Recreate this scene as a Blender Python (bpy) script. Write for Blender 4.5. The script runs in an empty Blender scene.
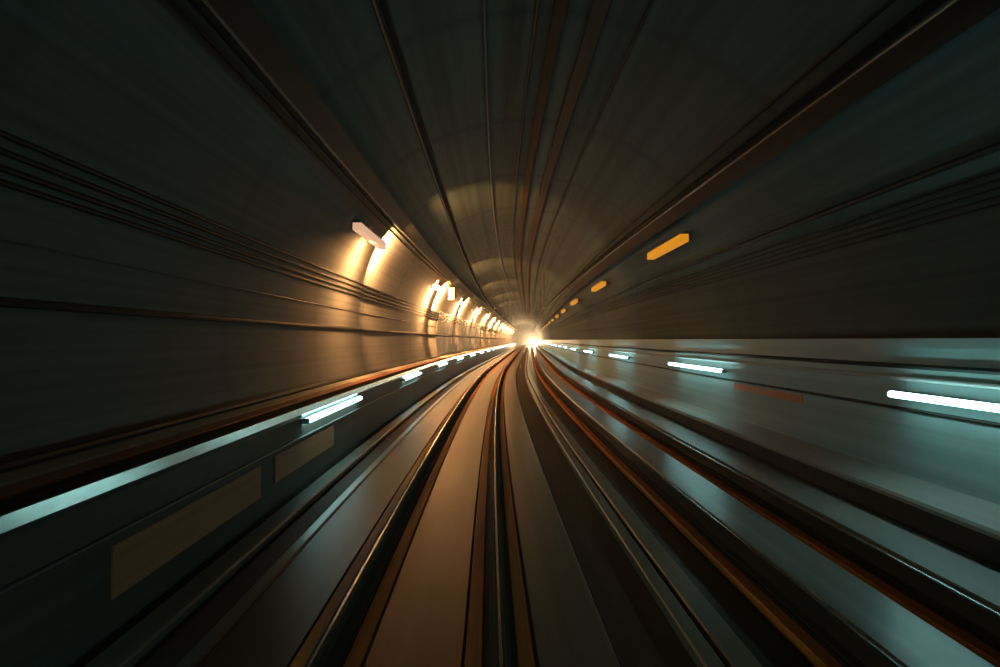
import bpy, bmesh, math, random
from mathutils import Vector, Matrix

random.seed(7)
SC = bpy.context.scene
COL = SC.collection
PI = math.pi

# ------------------------------------------------------------------ camera, world, exposure
EYE = 2.0                                   # eye height above the rail heads (rail head = z 0)
cam_d = bpy.data.cameras.new('camera')
cam_d.sensor_width = 36.0
cam_d.lens = 36.0 * 600.0 / 1000.0
cam_d.clip_start = 0.05
cam_d.clip_end = 900
cam = bpy.data.objects.new('camera', cam_d)
COL.objects.link(cam)
cam.location = (0, 0, EYE)
cam.rotation_euler = (PI / 2 + 6.5 / 600.0, 0, -15.0 / 600.0)
SC.camera = cam

world = bpy.data.worlds.new('tunnel_dark')
SC.world = world
world.use_nodes = True
world.node_tree.nodes['Background'].inputs[0].default_value = (0.30, 0.42, 0.40, 1)
world.node_tree.nodes['Background'].inputs[1].default_value = 0.0

SC.view_settings.view_transform = 'Standard'
SC.view_settings.look = 'None'
SC.view_settings.exposure = 0.0
SC.view_settings.gamma = 1.0
SC.view_settings.use_curve_mapping = False

FLUO = (0.45, 0.95, 0.93)
FLUO_STRENGTH = 12.5
SODIUM = (1.0, 0.48, 0.17)
SODIUM_LEFT = 14.0
SODIUM_LIGHT = 4200.0
SODIUM_DIM = 420.0
SODIUM_RIGHT = 0.62
HEAD_POWER = 42000.0

# ------------------------------------------------------------------ the line of the tunnel
RAD, S_END = 680.0, 50.0


def path(s):
    """point and heading of the tunnel line at distance s from the camera"""
    t = max(min(s, S_END), -60.0)
    x = t * t / (2 * RAD)
    h = t / RAD
    y = t
    if s > S_END:
        x += (s - S_END) * math.sin(h)
        y += (s - S_END) * math.cos(h)
    return x, y, h


def at(s, x, z):
    px, py, h = path(s)
    return Vector((px + x * math.cos(h), py - x * math.sin(h), z))


def stations(s0, s1):
    out, s = [s0], s0
    while s < s1 - 1e-6:
        st = 2.0 if s < 56 else 12.0
        s = min(s1, s + st)
        out.append(s)
    return out


BACK, FAR = -16.0, 330.0

# ------------------------------------------------------------------ materials
MATS = {}


def mat(name, col, rough=0.6, metal=0.0, streak=0.0, rings=0.0, blotch=0.0, col2=None, spec=0.5,
        streak_scale=9.0, grain=0.0):
    m = bpy.data.materials.new(name)
    m.use_nodes = True
    nt = m.node_tree
    N, L = nt.nodes, nt.links
    b = N['Principled BSDF']
    b.inputs['Roughness'].default_value = rough
    b.inputs['Metallic'].default_value = metal
    b.inputs['Specular IOR Level'].default_value = spec
    c1 = (*col, 1)
    c2 = (*(col2 or tuple(c * 0.45 for c in col)), 1)
    uv = N.new('ShaderNodeUVMap')
    uv.uv_map = 'UVMap'
    out = None

    def noise(sx, sy, detail, lo, hi, coord):
        mp = N.new('ShaderNodeMapping')
        mp.inputs['Scale'].default_value = (sx, sy, 1)
        L.new(coord, mp.inputs['Vector'])
        n = N.new('ShaderNodeTexNoise')
        n.inputs['Scale'].default_value = 1.0
        n.inputs['Detail'].default_value = detail
        L.new(mp.outputs[0], n.inputs['Vector'])
        r = N.new('ShaderNodeMapRange')
        r.inputs[1].default_value = lo
        r.inputs[2].default_value = hi
        L.new(n.outputs['Fac'], r.inputs[0])
        return r.outputs[0]

    def mix(fac, a, bcol, amount):
        mx = N.new('ShaderNodeMix')
        mx.data_type = 'RGBA'
        ml = N.new('ShaderNodeMath')
        ml.operation = 'MULTIPLY'
        ml.inputs[1].default_value = amount
        L.new(fac, ml.inputs[0])
        L.new(ml.outputs[0], mx.inputs[0])
        if isinstance(a, tuple):
            mx.inputs[6].default_value = a
        else:
            L.new(a, mx.inputs[6])
        mx.inputs[7].default_value = bcol
        return mx.outputs[2]

    cur = c1
    if streak:                                # dirt drawn out along the tunnel by passing trains
        cur = mix(noise(0.035, streak_scale, 4, 0.38, 0.66, uv.outputs[0]), cur, c2, streak)
    if blotch:
        cur = mix(noise(0.45, 1.1, 5, 0.45, 0.62, uv.outputs[0]), cur, c2, blotch)
    if grain:
        cur = mix(noise(14, 14, 3, 0.4, 0.7, uv.outputs[0]), cur, c2, grain)
    if rings:                                 # joints between the rings of the lining
        sep = N.new('ShaderNodeSeparateXYZ')
        L.new(uv.outputs[0], sep.inputs[0])
        fr = N.new('ShaderNodeMath')
        fr.operation = 'PINGPONG'
        fr.inputs[1].default_value = 2.4
        L.new(sep.outputs[0], fr.inputs[0])
        r = N.new('ShaderNodeMapRange')
        r.inputs[1].default_value = 0.0
        r.inputs[2].default_value = 0.28
        r.inputs[3].default_value = 1.0
        r.inputs[4].default_value = 0.0
        L.new(fr.outputs[0], r.inputs[0])
        cur = mix(r.outputs[0], cur, c2, rings)
    if isinstance(cur, tuple):
        # a fine grain so that no surface is one flat value
        cur = mix(noise(6, 6, 2, 0.4, 0.7, uv.outputs[0]), cur, c2, 0.12)
    L.new(cur, b.inputs['Base Color'])
    MATS[name] = m
    return m


def emit(name, col, strength):
    m = bpy.data.materials.new(name)
    m.use_nodes = True
    nt = m.node_tree
    b = nt.nodes['Principled BSDF']
    b.inputs['Base Color'].default_value = (0.12, 0.12, 0.12, 1)
    b.inputs['Specular IOR Level'].default_value = 0.2
    b.inputs['Emission Color'].default_value = (*col, 1)
    b.inputs['Emission Strength'].default_value = strength
    MATS[name] = m
    return m


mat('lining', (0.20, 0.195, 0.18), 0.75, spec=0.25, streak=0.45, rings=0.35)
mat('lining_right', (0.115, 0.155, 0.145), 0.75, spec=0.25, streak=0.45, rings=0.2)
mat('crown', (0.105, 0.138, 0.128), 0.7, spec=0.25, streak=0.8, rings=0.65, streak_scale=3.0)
mat('walk_face', (0.130, 0.112, 0.095), 0.42, streak=0.45)
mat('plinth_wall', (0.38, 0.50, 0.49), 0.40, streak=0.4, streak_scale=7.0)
mat('coping', (0.78, 0.79, 0.77), 0.2, metal=0.9, streak=0.2)
mat('deck', (0.80, 0.74, 0.60), 0.6, streak=0.5)
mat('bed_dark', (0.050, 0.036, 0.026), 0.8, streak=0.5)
mat('slab_dim', (0.17, 0.145, 0.115), 0.34, streak=0.5, streak_scale=6)
mat('slab', (0.33, 0.30, 0.265), 0.30, streak=0.5, streak_scale=6)
mat('slab_dark', (0.070, 0.042, 0.020), 0.42, spec=0.25, streak=0.5, streak_scale=6)
mat('slab_warm', (0.28, 0.21, 0.14), 0.36, spec=0.4, streak=0.5, streak_scale=6)
mat('slab_brown', (0.18, 0.092, 0.024), 0.40, spec=0.35, streak=0.5, col2=(0.15, 0.055, 0.008), streak_scale=6)  # brown kept over-warm: warm light on the bed put into the colour
mat('drain_brown', (0.085, 0.05, 0.022), 0.7, streak=0.5)
mat('rust', (0.95, 0.235, 0.006), 0.65, streak=0.4, col2=(0.14, 0.06, 0.015), streak_scale=14)  # rust, its orange pushed to stand in for warm light
mat('rail_steel', (0.55, 0.53, 0.50), 0.25, metal=1.0, streak=0.3, streak_scale=30)
mat('rail_web', (0.07, 0.042, 0.022), 0.75, spec=0.2, streak=0.4, streak_scale=20)
mat('black_cable', (0.012, 0.012, 0.012), 0.6)
mat('grey_cable', (0.10, 0.10, 0.095), 0.5)
mat('pale_pipe', (0.62, 0.64, 0.62), 0.35, metal=0.1)
mat('tray_steel', (0.016, 0.015, 0.014), 0.6, spec=0.3, streak=0.3)
mat('bracket_steel', (0.12, 0.115, 0.10), 0.5, metal=0.6)
mat('aluminium', (0.50, 0.49, 0.47), 0.32, metal=1.0, streak=0.2, streak_scale=25)
mat('contact_copper', (0.30, 0.15, 0.08), 0.35, metal=1.0)
mat('insulator', (0.55, 0.52, 0.48), 0.3)
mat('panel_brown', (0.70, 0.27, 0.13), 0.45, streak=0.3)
mat('panel_steel', (0.028, 0.027, 0.025), 0.5, blotch=0.9, col2=(0.17, 0.13, 0.09))
mat('box_orange', (0.80, 0.42, 0.10), 0.45)
mat('fitting_white', (0.70, 0.72, 0.72), 0.4)
mat('fitting_grey', (0.22, 0.22, 0.21), 0.45, metal=0.3)
mat('train_paint', (0.55, 0.55, 0.53), 0.35)
mat('train_band', (0.35, 0.10, 0.04), 0.4)
mat('glass_dark', (0.02, 0.022, 0.025), 0.08)
mat('train_under', (0.05, 0.05, 0.05), 0.7)
emit('fluorescent', FLUO, FLUO_STRENGTH)
emit('sodium_left', SODIUM, SODIUM_LEFT)
emit('sodium_right', (1.0, 0.37, 0.012), SODIUM_RIGHT)
emit('sodium_dim', (1.0, 0.58, 0.36), 0.7)
emit('headlight', (1.0, 0.74, 0.42), 300.0)

# ------------------------------------------------------------------ helpers


def finish(bm, name, m, parent=None, smooth=False):
    bmesh.ops.recalc_face_normals(bm, faces=bm.faces)
    me = bpy.data.meshes.new(name)
    bm.to_mesh(me)
    bm.free()
    me.materials.append(MATS[m])
    if smooth:
        for p in me.polygons:
            p.use_smooth = True
    o = bpy.data.objects.new(name, me)
    COL.objects.link(o)
    if parent is not None:
        o.parent = parent
    return o


def tag(o, label=None, cat=None, group=None, kind=None):
    if label:
        o['label'] = label
    if cat:
        o['category'] = cat
    if group:
        o['group'] = group
    if kind:
        o['kind'] = kind
    return o


def struct(o):
    o['kind'] = 'structure'
    return o


def empty(name, loc, rz=0.0, label=None, cat=None, group=None):
    o = bpy.data.objects.new(name, None)
    o.empty_display_size = 0.2
    o.location = loc
    o.rotation_euler = (0, 0, rz)
    COL.objects.link(o)
    tag(o, label, cat, group)
    return o


def sweep(bm, prof, s0, s1, closed=True, origin=None, wander=None):
    """carry a cross-section (x, z) along the tunnel line; closed sections are capped"""
    uvl = bm.loops.layers.uv.get('UVMap') or bm.loops.layers.uv.new('UVMap')
    st = stations(s0, s1)
    lens = [0.0]
    pts = prof + ([prof[0]] if closed else [])
    for a, b in zip(pts, pts[1:]):
        lens.append(lens[-1] + math.hypot(b[0] - a[0], b[1] - a[1]))
    org = origin or Vector((0, 0, 0))
    rows = []
    for s in st:
        dx, dz = wander(s) if wander else (0, 0)
        rows.append([bm.verts.new(at(s, x + dx, z + dz) - org) for x, z in prof])
    n = len(prof)
    for i in range(len(st) - 1):
        for j in range(n if closed else n - 1):
            k = (j + 1) % n
            f = bm.faces.new((rows[i][j], rows[i][k], rows[i + 1][k], rows[i + 1][j]))
            for lp, (u, v) in zip(f.loops, ((st[i], lens[j]), (st[i], lens[j + 1]),
                                            (st[i + 1], lens[j + 1]), (st[i + 1], lens[j]))):
                lp[uvl].uv = (u, v + prof[0][0])
    if closed:
        bm.faces.new(rows[0])
        bm.faces.new(list(reversed(rows[-1])))
    return bm


def round_prof(x, z, r, n=10):
    return [(x + r * math.cos(2 * PI * i / n), z + r * math.sin(2 * PI * i / n)) for i in range(n)]


def rect(x0, z0, x1, z1, c=0.0):
    if not c:
        return [(x0, z0), (x1, z0), (x1, z1), (x0, z1)]
    return [(x0 + c, z0), (x1 - c, z0), (x1, z0 + c), (x1, z1 - c),
            (x1 - c, z1), (x0 + c, z1), (x0, z1 - c), (x0, z0 + c)]


def rot_prof(prof, cx, cz, a):
    ca, sa = math.cos(a), math.sin(a)
    return [(cx + x * ca - z * sa, cz + x * sa + z * ca) for x, z in prof]


def run(name, prof, m, s0=BACK, s1=FAR, parent=None, smooth=False, closed=True, origin=None, wander=None):
    bm = bmesh.new()
    sweep(bm, prof, s0, s1, closed, origin, wander)
    return finish(bm, name, m, parent, smooth)


def box(bm, x0, y0, z0, x1, y1, z1, bev=0.0):
    tmp = bmesh.new()
    bmesh.ops.create_cube(tmp, size=1.0)
    for v in tmp.verts:
        v.co = Vector(((x0 + x1) / 2 + v.co.x * (x1 - x0), (y0 + y1) / 2 + v.co.y * (y1 - y0),
                       (z0 + z1) / 2 + v.co.z * (z1 - z0)))
    if bev:
        bmesh.ops.bevel(tmp, geom=tmp.edges[:], offset=bev, segments=2, affect='EDGES', profile=0.5)
    uvl = tmp.loops.layers.uv.new('UVMap')
    for f in tmp.faces:
        for lp in f.loops:
            lp[uvl].uv = (lp.vert.co.y, lp.vert.co.x + lp.vert.co.z)
    me = bpy.data.meshes.new('t')
    tmp.to_mesh(me)
    tmp.free()
    bm.from_mesh(me)
    bpy.data.meshes.remove(me)
    return bm


def cyl(bm, p0, p1, r0, r1=None, n=14):
    p0, p1 = Vector(p0), Vector(p1)
    r1 = r0 if r1 is None else r1
    d = p1 - p0
    q = d.to_track_quat('Z', 'Y').to_matrix().to_4x4()
    mtx = Matrix.Translation((p0 + p1) / 2) @ q
    bmesh.ops.create_cone(bm, cap_ends=True, cap_tris=False, segments=n, radius1=r0, radius2=r1,
                          depth=d.length, matrix=mtx, calc_uvs=True)
    return bm


def boxobj(name, m, parent, *a, bev=0.0):
    return finish(box(bmesh.new(), *a, bev=bev), name, m, parent)


def copy_tree(o, parent=None):
    c = o.copy()
    COL.objects.link(c)
    if parent is not None:
        c.parent = parent
    for ch in list(o.children):
        copy_tree(ch, c)
    return c


# ------------------------------------------------------------------ the bore
BX, BZ, BR = 0.85, 2.2, 5.1


def bore(a):
    return (BX + BR * math.cos(a), BZ + BR * math.sin(a))


def bore_pt(z, side, inset=0.0):
    r = BR - inset
    return BX + side * math.sqrt(max(r * r - (z - BZ) ** 2, 0))


def arc(a0, a1, n, inset=0.0):
    out = []
    for i in range(n + 1):
        a = math.radians(a0 + (a1 - a0) * i / n)
        out.append((BX + (BR - inset) * math.cos(a), BZ + (BR - inset) * math.sin(a)))
    return out


def shell(name, a0, a1, n, m):
    inner = arc(a0, a1, n)
    outer = arc(a1, a0, n, -0.3)
    return struct(run(name, inner + outer, m, smooth=False))


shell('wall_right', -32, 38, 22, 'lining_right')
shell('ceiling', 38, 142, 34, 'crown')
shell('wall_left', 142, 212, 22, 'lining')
# floor of the bore under the track
struct(run('floor', [(-3.55, -0.30), (5.25, -0.30), (4.6, -1.2), (1.6, -2.0), (0.1, -2.0), (-2.8, -1.2)], 'bed_dark'))

# ------------------------------------------------------------------ walkway on the left, wall base on the right
LF = -2.84
struct(run('walkway', [(LF, -0.30), (LF, 0.82), (-2.98, 0.82), (-2.98, 0.62), (-3.32, 0.62), (-3.32, 0.92),
                       (-4.07, 0.92), (-3.9, 0.3), (-3.58, -0.30)], 'walk_face'))
struct(run('walkway_deck', rect(-3.95, 0.90, -3.53, 0.945, 0.008), 'deck'))
struct(run('trim_8', rect(-3.53, 0.90, -3.31, 0.932, 0.008), 'panel_brown'))
NOSE = [(-2.985, .82), (-2.985, .93), (-2.83, .985), (-2.794, .985), (-2.776, .893), (-2.795, .875), (-2.84, .82)]
struct(run('trim_1', NOSE, 'coping', smooth=False))
RF = 5.45
struct(run('wall_base', [(RF, -0.30), (RF, 1.90), (5.38, 1.90), (5.38, 2.02), (5.93, 2.02), (5.9, 1.6),
                         (5.8, 1.0), (5.62, 0.4), (5.5, -0.0)], 'plinth_wall'))
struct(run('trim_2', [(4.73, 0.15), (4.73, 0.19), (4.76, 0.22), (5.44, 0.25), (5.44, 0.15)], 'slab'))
struct(run('duct_shade_body', [(4.78, -0.29), (4.78, 0.15), (5.44, 0.15), (5.44, -0.29)], 'bed_dark'))  # near-black colour puts the shade of the ledge front into the body

# ------------------------------------------------------------------ track bed
R1A, R1B, R2A, R2B = -1.09, 0.09, 2.53, 3.73
struct(run('trim_3', rect(-2.72, -0.30, -2.46, -0.19, 0.02), 'slab_dim'))           # cable duct lid along the wall foot
struct(run('trim_4', rect(-2.10, -0.30, -1.96, -0.185, 0.02), 'slab_dim'))          # kerb of the slab
struct(run('track_slab_outer', rect(-1.96, -0.30, -1.345, -0.205, 0.01), 'slab_dark'))
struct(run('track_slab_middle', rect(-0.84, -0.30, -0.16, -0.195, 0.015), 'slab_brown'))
struct(run('track_slab_inner', rect(0.342, -0.30, 0.90, -0.19, 0.015), 'slab_warm'))
struct(run('drain_floor', rect(0.90, -0.30, 1.47, -0.285), 'drain_brown'))
struct(run('trim_5', rect(1.47, -0.30, 1.61, -0.19, 0.015), 'slab_warm'))
struct(run('trim_6', rect(1.66, -0.30, 1.87, -0.20, 0.015), 'slab_warm'))
struct(run('trim_7', rect(1.87, -0.30, 2.22, -0.25), 'slab_dark'))
struct(run('far_slab_middle', rect(2.82, -0.30, 3.43, -0.195, 0.015), 'slab'))
struct(run('far_slab_outer', rect(4.02, -0.30, 4.75, -0.10, 0.015), 'slab'))


def rail_sections(x):
    head = [(x - .036, -.045), (x + .036, -.045), (x + .036, -.010), (x + .026, -.001), (x, .002),
            (x - .026, -.001), (x - .036, -.010)]
    web = [(x - .075, -.190), (x + .075, -.190), (x + .075, -.178), (x + .012, -.160), (x + .010, -.046),
           (x - .010, -.046), (x - .012, -.160), (x - .075, -.178)]
    return head, web


def rail(x, label):
    t = empty('rail', at(0, x, -0.28), 0, label, 'rail', 'running rails of the two tracks')
    org = at(0, x, -0.28)
    h, w = rail_sections(x)
    run('rail_head', h, 'rail_web', -12, 300, t, origin=org)
    run('running_band', rect(x - .010, -.001, x + .010, .004), 'rail_steel', -12, 300, t, origin=org)
    run('rail_web', w, 'rail_web', -12, 300, t, origin=org)
    for sg in (-1, 1):
        a, b = x + sg * .115, x + sg * .245
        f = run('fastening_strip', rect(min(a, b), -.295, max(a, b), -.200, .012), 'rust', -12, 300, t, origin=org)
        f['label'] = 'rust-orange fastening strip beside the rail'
    run('bedding_strip', rect(x - .11, -.295, x + .11, -.190), 'rail_web', -12, 300, t, origin=org)


rail(R1A, 'steel rail nearest the low left walkway wall, first rail from the left')
rail(R1B, 'steel rail running straight ahead from the bottom centre, second rail from the left')
rail(R2A, 'steel rail just right of the dark middle drain, third rail from the left')
rail(R2B, 'steel rail nearest the teal lit right wall, outermost on that side')

# ------------------------------------------------------------------ cables and pipes along the walls


def cable(name, x, z, r, m, label, cat='cable', group=None, s0=BACK, s1=FAR, n=8):
    o = run(name, round_prof(x, z, r, n), m, s0, s1, smooth=False)
    tag(o, label, cat, group)
    return o


lab = ['topmost black cable of the bundle of four high on the left wall',
       'second black cable down of the bundle of four high on the left wall',
       'third black cable down of the bundle of four high on the left wall',
       'lowest black cable of the bundle of four high on the left wall']
for z, l in zip((3.70, 3.57, 3.44, 3.33), lab):
    cable('wall_cable', bore_pt(z, -1, .028), z, .03, 'black_cable', l, group='cables high on the left wall')
cable('wall_cable', bore_pt(2.86, -1, .012), 2.86, .014, 'grey_cable',
      'thin grey cable on the left wall between the cable bundle and the black pipe')
cable('wall_pipe', bore_pt(2.33, -1, .04), 2.33, .045, 'black_cable',
      'black pipe running level along the left wall at eye height', 'pipe')
cable('wall_pipe', -3.86, 0.985, .045, 'black_cable',
      'black pipe lying on the left walkway along the foot of the wall', 'pipe')
cable('wall_cable', LF + .018, .53, .020, 'grey_cable',
      'thin grey cable halfway down the face of the left walkway')

lab = ['topmost thin cable of the bundle of five on the right wall',
       'second thin cable from the top of the bundle on the right wall',
       'middle thin cable of the bundle of five on the right wall',
       'second thin cable from the bottom of the bundle on the right wall',
       'lowest thin cable of the bundle of five on the right wall']
for k, l in enumerate(lab):
    z = 3.86 - k * .085
    cable('wall_cable', bore_pt(z, 1, .018), z, .02, 'black_cable', l, group='cables on the right wall')
cable('wall_pipe', bore_pt(4.10, 1, .045), 4.10, .05, 'black_cable',
      'black pipe climbing the right wall above the bundle of thin cables', 'pipe')
cable('wall_cable', RF - .03, 1.66, .032, 'black_cable', 'black cable near the top of the right wall base, above the tube lamps')
cable('wall_pipe', RF - .03, 1.50, .030, 'pale_pipe', 'pale steel pipe just above the tube lamps on the right wall', 'pipe')
cable('wall_cable', RF - .02, 1.10, .022, 'black_cable', 'black cable just below the tube lamps on the right wall')

# cables and conduits under the crown
for a, r, m, nm, l in ((140.2, .018, 'black_cable', 'crown_cable', 'thin black cable close under the left cable tray'),
                       (141.9, .018, 'black_cable', 'crown_cable', 'thin black cable a hand below the left cable tray, the lower of two'),
                       (100.5, .03, 'grey_cable', 'crown_cable', 'faint grey cable left of the middle of the ceiling'),
                       (91, .03, 'black_cable', 'crown_cable', 'thin black cable along the middle of the ceiling'),
                       (72, .03, 'black_cable', 'crown_cable', 'black cable right of the brown ceiling conduits'),
                       (44.5, .025, 'black_cable', 'crown_cable', 'thin black cable on the ceiling above the right conductor rail')):
    x, z = BX + (BR - r) * math.cos(math.radians(a)), BZ + (BR - r) * math.sin(math.radians(a))
    cable(nm, x, z, r, m, l)
for a, w, l in ((87.0, .20, 'flat brown conduit along the middle of the ceiling, the left one'),
                (80.0, .26, 'flat brown conduit along the middle of the ceiling, the wider right one')):
    ar = math.radians(a)
    c = (BX + (BR - .05) * math.cos(ar), BZ + (BR - .05) * math.sin(ar))
    tag(run('ceiling_conduit', rot_prof(rect(-w / 2, -.045, w / 2, .045, .012), c[0], c[1], ar - PI / 2), 'drain_brown'),
        l, 'conduit')

# ------------------------------------------------------------------ cable trays that carry the orange lamps


def tray(a_deg, label):
    a = math.radians(a_deg)
    cx, cz = BX + (BR - .20) * math.cos(a), BZ + (BR - .20) * math.sin(a)
    org = at(0, cx, cz)
    t = empty('cable_tray', org, 0, label, 'cable tray', 'cable trays under the ceiling')
    sec = [(-.20, .10), (-.20, -.07), (.20, -.07), (.20, .10), (.18, .10), (.18, -.05), (-.18, -.05), (-.18, .10)]
    run('channel', rot_prof(sec, cx, cz, a - PI / 2), 'tray_steel', parent=t, origin=org)
    for k in (-.10, .0, .10):
        p = rot_prof([(k, .0)], cx, cz, a - PI / 2)[0]
        run('power_cable', round_prof(p[0], p[1], .045, 8), 'black_cable', parent=t, origin=org)
    lip = rot_prof(rect(-.21, -.085, -.17, -.07), cx, cz, a - PI / 2)
    run('edge_strip', lip, 'bracket_steel', parent=t, origin=org)
    return t


tray(136.9, 'dark steel cable tray along the upper left of the lining, above the orange lamps')
tray(38.8, 'dark steel cable tray along the upper right, behind the right conductor rail')

# ------------------------------------------------------------------ overhead conductor rails with their drop supports
RZ = 4.11


def conductor(x, z, label):
    org = at(0, x, z)
    t = empty('conductor_rail', org, 0, label, 'overhead rail', 'overhead conductor rails')
    run('beam', [(x - .045, z + .10), (x - .045, z + .085), (x - .014, z + .075), (x - .014, z + .02), (x - .028, z),
                 (x + .028, z), (x + .014, z + .02), (x + .014, z + .075), (x + .045, z + .085), (x + .045, z + .10)],
        'tray_steel', parent=t, origin=org)
    run('top_flange', rect(x + .03, z + .085, x + .05, z + .115), 'aluminium', parent=t, origin=org)
    run('contact_wire', round_prof(x, z - .005, .010, 6), 'contact_copper', parent=t, origin=org)
    return t


conductor(-0.70, RZ, 'overhead conductor rail above the near left track')
conductor(2.90, RZ, 'overhead conductor rail above the far right track')


def support(x, s, label, group):
    z0 = RZ + .10
    dx = x - BX
    zc = BZ + math.sqrt(BR * BR - dx * dx) + .02
    p = at(s, x, z0)
    t = empty('drop_support', p, -path(s)[2], label, 'support', group)
    o = finish(cyl(bmesh.new(), (0, 0, .16), (0, 0, zc - z0), .016), 'rod', 'tray_steel', t)
    bm = bmesh.new()
    for k in range(3):
        cyl(bm, (0, 0, .04 + k * .045), (0, 0, .075 + k * .045), .040, .028, 10)
    finish(bm, 'insulator', 'insulator', t)
    boxobj('clamp', 'bracket_steel', t, -.055, -.05, -.005, .055, .05, .04, bev=.006)
    return t


for s in [44 + 14 * k for k in range(9)]:
    for x, w in ((-0.70, 'left'), (2.90, 'right')):
        support(x, s, 'thin rod holding the %s conductor rail, seen among a row of such rods' % w,
                'drop rods of the %s conductor rail' % w)

# ------------------------------------------------------------------ tube lamps on the walkway face and the right wall


def tube_lamp(L, off=0.0):
    t = empty('tube_lamp', (0, 0, 0))
    boxobj('housing', 'fitting_white', t, -.045, -L / 2, -.035, 0, L / 2, .035, bev=.008)
    bm = bmesh.new()
    prof = [(0, -.040), (.035, -.040), (.062, -.024), (.070, 0), (.062, .024), (.035, .040), (0, .040)]
    tmp = bmesh.new()
    uvl = bm.loops.layers.uv.new('UVMap')
    a = [bm.verts.new((x, -L / 2 + .05, z)) for x, z in prof]
    b = [bm.verts.new((x, L / 2 - .05, z)) for x, z in prof]
    n = len(prof)
    for j in range(n):
        bm.faces.new((a[j], a[(j + 1) % n], b[(j + 1) % n], b[j]))
    bm.faces.new(a)
    bm.faces.new(list(reversed(b)))
    tmp.free()
    finish(bm, 'diffuser', 'fluorescent', t, smooth=False)
    if off:
        for y in (-L * .3, L * .3):
            boxobj('bracket', 'fitting_grey', t, -.045 - off, y - .02, -.02, -.04, y + .02, .02, bev=.004)
    for sg in (-1, 1):
        y = sg * (L / 2 - .025)
        boxobj('end_cap', 'fitting_white', t, -.045, y - .024, -.040, .064, y + .024, .040, bev=.012)
    return t


ordn = ['', 'second', 'third', 'fourth', 'fifth', 'sixth', 'seventh', 'eighth', 'ninth', 'tenth']
protoL = tube_lamp(3.7)
left_c = [-8.6, 1.15] + [11.0 + 9.5 * k for k in range(17)]
first = True
for i, s in enumerate(left_c):
    o = protoL if first else copy_tree(protoL)
    first = False
    px, py, h = path(s)
    o.location = at(s, LF + .045, .765)
    o.rotation_euler = (0, 0, -h)
    k = i - 2
    if k < 0:
        l = 'white tube lamp on the left walkway face beside the camera, out of view'
    elif k == 0:
        l = 'nearest glowing white tube lamp on the left walkway face'
    elif k < 7:
        l = '%s glowing white tube lamp along the left walkway face, counting from the nearest' % ordn[k]
    else:
        l = 'tiny glowing tube lamp far off along the left walkway face'
    tag(o, l, 'lamp', 'tube lamps on the left walkway face')
protoR = tube_lamp(4.3, .16)
right_c = [-15.0, -4.6, 5.6, 15.6] + [25.7 + 10.2 * k for k in range(16)]
first = True
for i, s in enumerate(right_c):
    o = protoR if first else copy_tree(protoR)
    first = False
    px, py, h = path(s)
    o.location = at(s, RF - .205, 1.30)
    o.rotation_euler = (0, 0, -h + PI)
    k = i - 2
    if k < 0:
        l = 'white tube lamp on the right wall base beside the camera, out of view'
    elif k == 0:
        l = 'nearest glowing white tube lamp on the right wall base, cut by the edge'
    elif k < 7:
        l = '%s glowing white tube lamp along the right wall base, counting from the nearest' % ordn[k]
    else:
        l = 'tiny glowing tube lamp far off along the right wall base'
    tag(o, l, 'lamp', 'tube lamps on the right wall base')

# ------------------------------------------------------------------ orange lamps on both sides under the trays


def flood(L, lens_mat, z0, z1, reach=.085):
    t = empty('orange_lamp', (0, 0, 0))
    boxobj('housing', 'fitting_grey', t, -.02, -L / 2, z0 + .03, .20, L / 2, z1 + .06, bev=.015)
    boxobj('lens', lens_mat, t, -.01, -L / 2 - .02, z0, .212, L / 2 + .02, z1, bev=.01)
    for sg in (-1, 1):
        boxobj('bracket', 'bracket_steel', t, -reach, sg * L * .32 - .03, .02, .0, sg * L * .32 + .03, .05)
    return t


pl = flood(3.2, 'sodium_left', -.125, .06)


def glow(parent, power, aim, y, spread=125, length=.35):
    sp = bpy.data.lights.new('fill_light', 'AREA')
    sp.shape = 'RECTANGLE'
    sp.size, sp.size_y = .30, length
    sp.spread = math.radians(spread)
    sp.energy = power
    sp.color = SODIUM
    so = bpy.data.objects.new('fill_light', sp)
    COL.objects.link(so)
    so.parent = parent
    so.location = (.16, y, -.16)
    so.rotation_euler = Vector(aim).to_track_quat('-Z', 'Y').to_euler()   # unseen area light added beside the lens to brighten wall and ceiling


glow(pl, SODIUM_LIGHT * .75, (-.50, .86, .05), 1.85, 155)
glow(pl, SODIUM_DIM * 1.8, (-.92, -.30, -.08), -.4, 172, 2.6)  # added backward fill for the dark stretch of wall between lamps
pd = flood(3.2, 'sodium_dim', -.125, .06)
glow(pd, SODIUM_DIM * 1.0, (-.90, .15, -.40), .2, 178, 2.6)
glow(pd, SODIUM_LIGHT * .28, (-.38, .88, .26), 1.85, 165)
for i in range(14):
    s = 16.4 if i == 0 else 19.2 + 13.5 * i
    o = pd if i == 0 else pl if i == 1 else copy_tree(pl)
    o.location = at(s, -3.42, 4.84)
    o.rotation_euler = (0, 0, -path(s)[2])
    l = ('nearest orange lamp box under the left cable tray, dimmer and pinker than the rest' if i == 0 else
         '%s orange lamp box under the left cable tray, counting from the nearest' % ordn[i] if i < 8 else
         'tiny orange lamp box far off under the left cable tray')
    if i == 1:
        l = 'glaring orange lamp box under the left cable tray, second from the nearest'
    tag(o, l, 'lamp', 'orange lamps along the left wall')
pr = flood(3.4, 'sodium_right', -.15, .05, .30)
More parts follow.
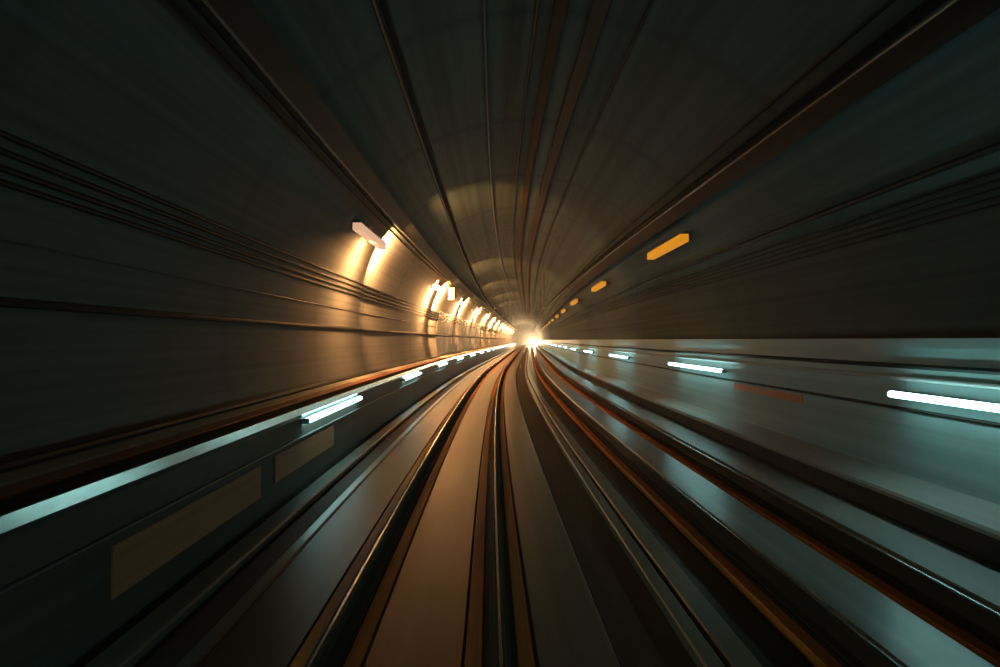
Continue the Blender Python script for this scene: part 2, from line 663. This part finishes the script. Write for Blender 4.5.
for i in range(13):
    s = 17.0 + 12.5 * i
    o = pr if i == 0 else copy_tree(pr)
    px, py, h = path(s)
    o.location = at(s, 5.02, 4.66)
    o.rotation_euler = (0, 0, -h + PI)
    l = ('nearest amber strip lamp high on the right wall' if i == 0 else
         '%s amber strip lamp high on the right wall, counting from the nearest' % ordn[i] if i < 7 else
         'tiny amber strip lamp far off high on the right wall')
    tag(o, l, 'lamp', 'amber lamps along the right wall')

# ------------------------------------------------------------------ brown plates and wall panels


def plate(name, s0, s1, x, z0, z1, thick, m, label, cat, group=None):
    prof = rect(min(x, x + thick), z0, max(x, x + thick), z1, .008)
    o = run(name, prof, m, s0, s1)
    return tag(o, label, cat, group)


plate('brown_plate', 4.6, 7.5, LF, .04, .44, .02, 'panel_brown', 'thin brown plate low on the left walkway face, the nearer one', 'panel')  # thin brown rectangles set on the wall faces
plate('brown_plate', 8.0, 10.9, LF, .10, .46, .02, 'panel_brown', 'thin brown plate under the nearest tube lamp on the left walkway face', 'panel')
plate('brown_plate', 10.4, 13.4, RF, .90, 1.04, -.02, 'panel_brown', 'narrow brown plate on the right wall base between two tube lamps', 'panel')
for k in range(7):
    s0 = 38.2 + k * 4.5
    inner = arc(164, 194, 8, .035)
    outer = arc(194, 164, 8, .004)
    # leaves the black wall pipe clear by stopping either side of it
    o = empty('wall_panel', at(s0, bore_pt(1.2, -1), 1.0), 0,
              'dark stained steel panel on the left wall, %s of the row beyond the bright stretch' %
              ('nearest' if k == 0 else ordn[k]), 'panel', 'dark steel panels on the left wall')
    org = at(s0, bore_pt(1.2, -1), 1.0)
    up = arc(161, 177.6, 6, .035) + arc(177.6, 161, 6, .004)
    lo = arc(179.6, 193, 5, .035) + arc(193, 179.6, 5, .004)
    run('upper_sheet', up, 'panel_steel', s0, s0 + 4.4, o, origin=org)
    run('lower_sheet', lo, 'panel_steel', s0, s0 + 4.4, o, origin=org)

bx = empty('junction_box', at(37.0, -3.02, 4.46), -path(37)[2],
           'tall orange-lit box hanging on the left cable tray beyond the second orange lamp', 'box')
boxobj('case', 'box_orange', bx, -.20, -.5, .0, .16, .5, .74, bev=.02)
boxobj('cover', 'box_orange', bx, -.16, -.52, .06, .10, -.50, .68)
boxobj('hinge', 'bracket_steel', bx, .10, -.53, .15, .13, -.50, .6)

# ------------------------------------------------------------------ oncoming train
TS = 235.0
TX = (R2A + R2B) / 2
tr = empty('train', at(TS, TX, 0), -path(TS)[2],
           'oncoming train far down the right track with glaring headlights', 'train')
bm = bmesh.new()
sec = [(-1.25, .35), (-1.32, .9), (-1.30, 2.5), (-1.05, 3.1), (-.5, 3.3), (.5, 3.3), (1.05, 3.1), (1.30, 2.5), (1.32, .9), (1.25, .35)]
rows = []
for y, k in ((-0.1, .88), (.35, .97), (1.2, 1.0), (40, 1.0)):
    rows.append([bm.verts.new((x * k, y, 1.8 + (z - 1.8) * k)) for x, z in sec])
for a, b in zip(rows, rows[1:]):
    for j in range(len(sec)):
        k = (j + 1) % len(sec)
        bm.faces.new((a[j], a[k], b[k], b[j]))
bm.faces.new(rows[0])
bm.faces.new(list(reversed(rows[-1])))
finish(bm, 'body', 'train_paint', tr)
boxobj('windscreen', 'glass_dark', tr, -.95, -.14, 1.75, .95, -.09, 2.75, bev=.01)
boxobj('bumper', 'train_under', tr, -1.1, -.3, .3, 1.1, 0.2, .6, bev=.03)
boxobj('front_band', 'train_band', tr, -1.05, -.13, .75, 1.05, -.09, .95)
boxobj('underframe', 'train_under', tr, -1.1, .6, .02, 1.1, 39, .5)
for x in (-.80, .80):
    hl = finish(cyl(bmesh.new(), (x, -.17, 1.30), (x, -.10, 1.30), .20, .20, 18), 'headlight', 'headlight', tr)
    ld = bpy.data.lights.new('headlight_beam', 'SPOT')
    ld.energy = HEAD_POWER
    ld.color = (1.0, .66, .32)
    ld.spot_size = math.radians(20)
    ld.spot_blend = .8
    ld.shadow_soft_size = .15
    lo = bpy.data.objects.new('headlight_beam', ld)
    COL.objects.link(lo)
    lo.parent = tr
    lo.location = (x, -.30, 1.30)
    lo.rotation_euler = (PI / 2, 0, PI)

# ------------------------------------------------------------------ haze volume added to make the glow round the far headlights
hz = bpy.data.materials.new('glow_haze')
hz.use_nodes = True
nt = hz.node_tree
nt.nodes.remove(nt.nodes['Principled BSDF'])
vs = nt.nodes.new('ShaderNodeVolumeScatter')
vs.inputs['Color'].default_value = (.95, .93, .90, 1)
vs.inputs['Density'].default_value = .008
vs.inputs['Anisotropy'].default_value = .7
nt.links.new(vs.outputs[0], nt.nodes['Material Output'].inputs['Volume'])
MATS['glow_haze'] = hz
o = run('glow_haze', arc(-22, 202, 26, .01), 'glow_haze', 110, 233)
tag(o, 'added haze volume glowing warm in front of the far headlights', 'haze', kind='stuff')
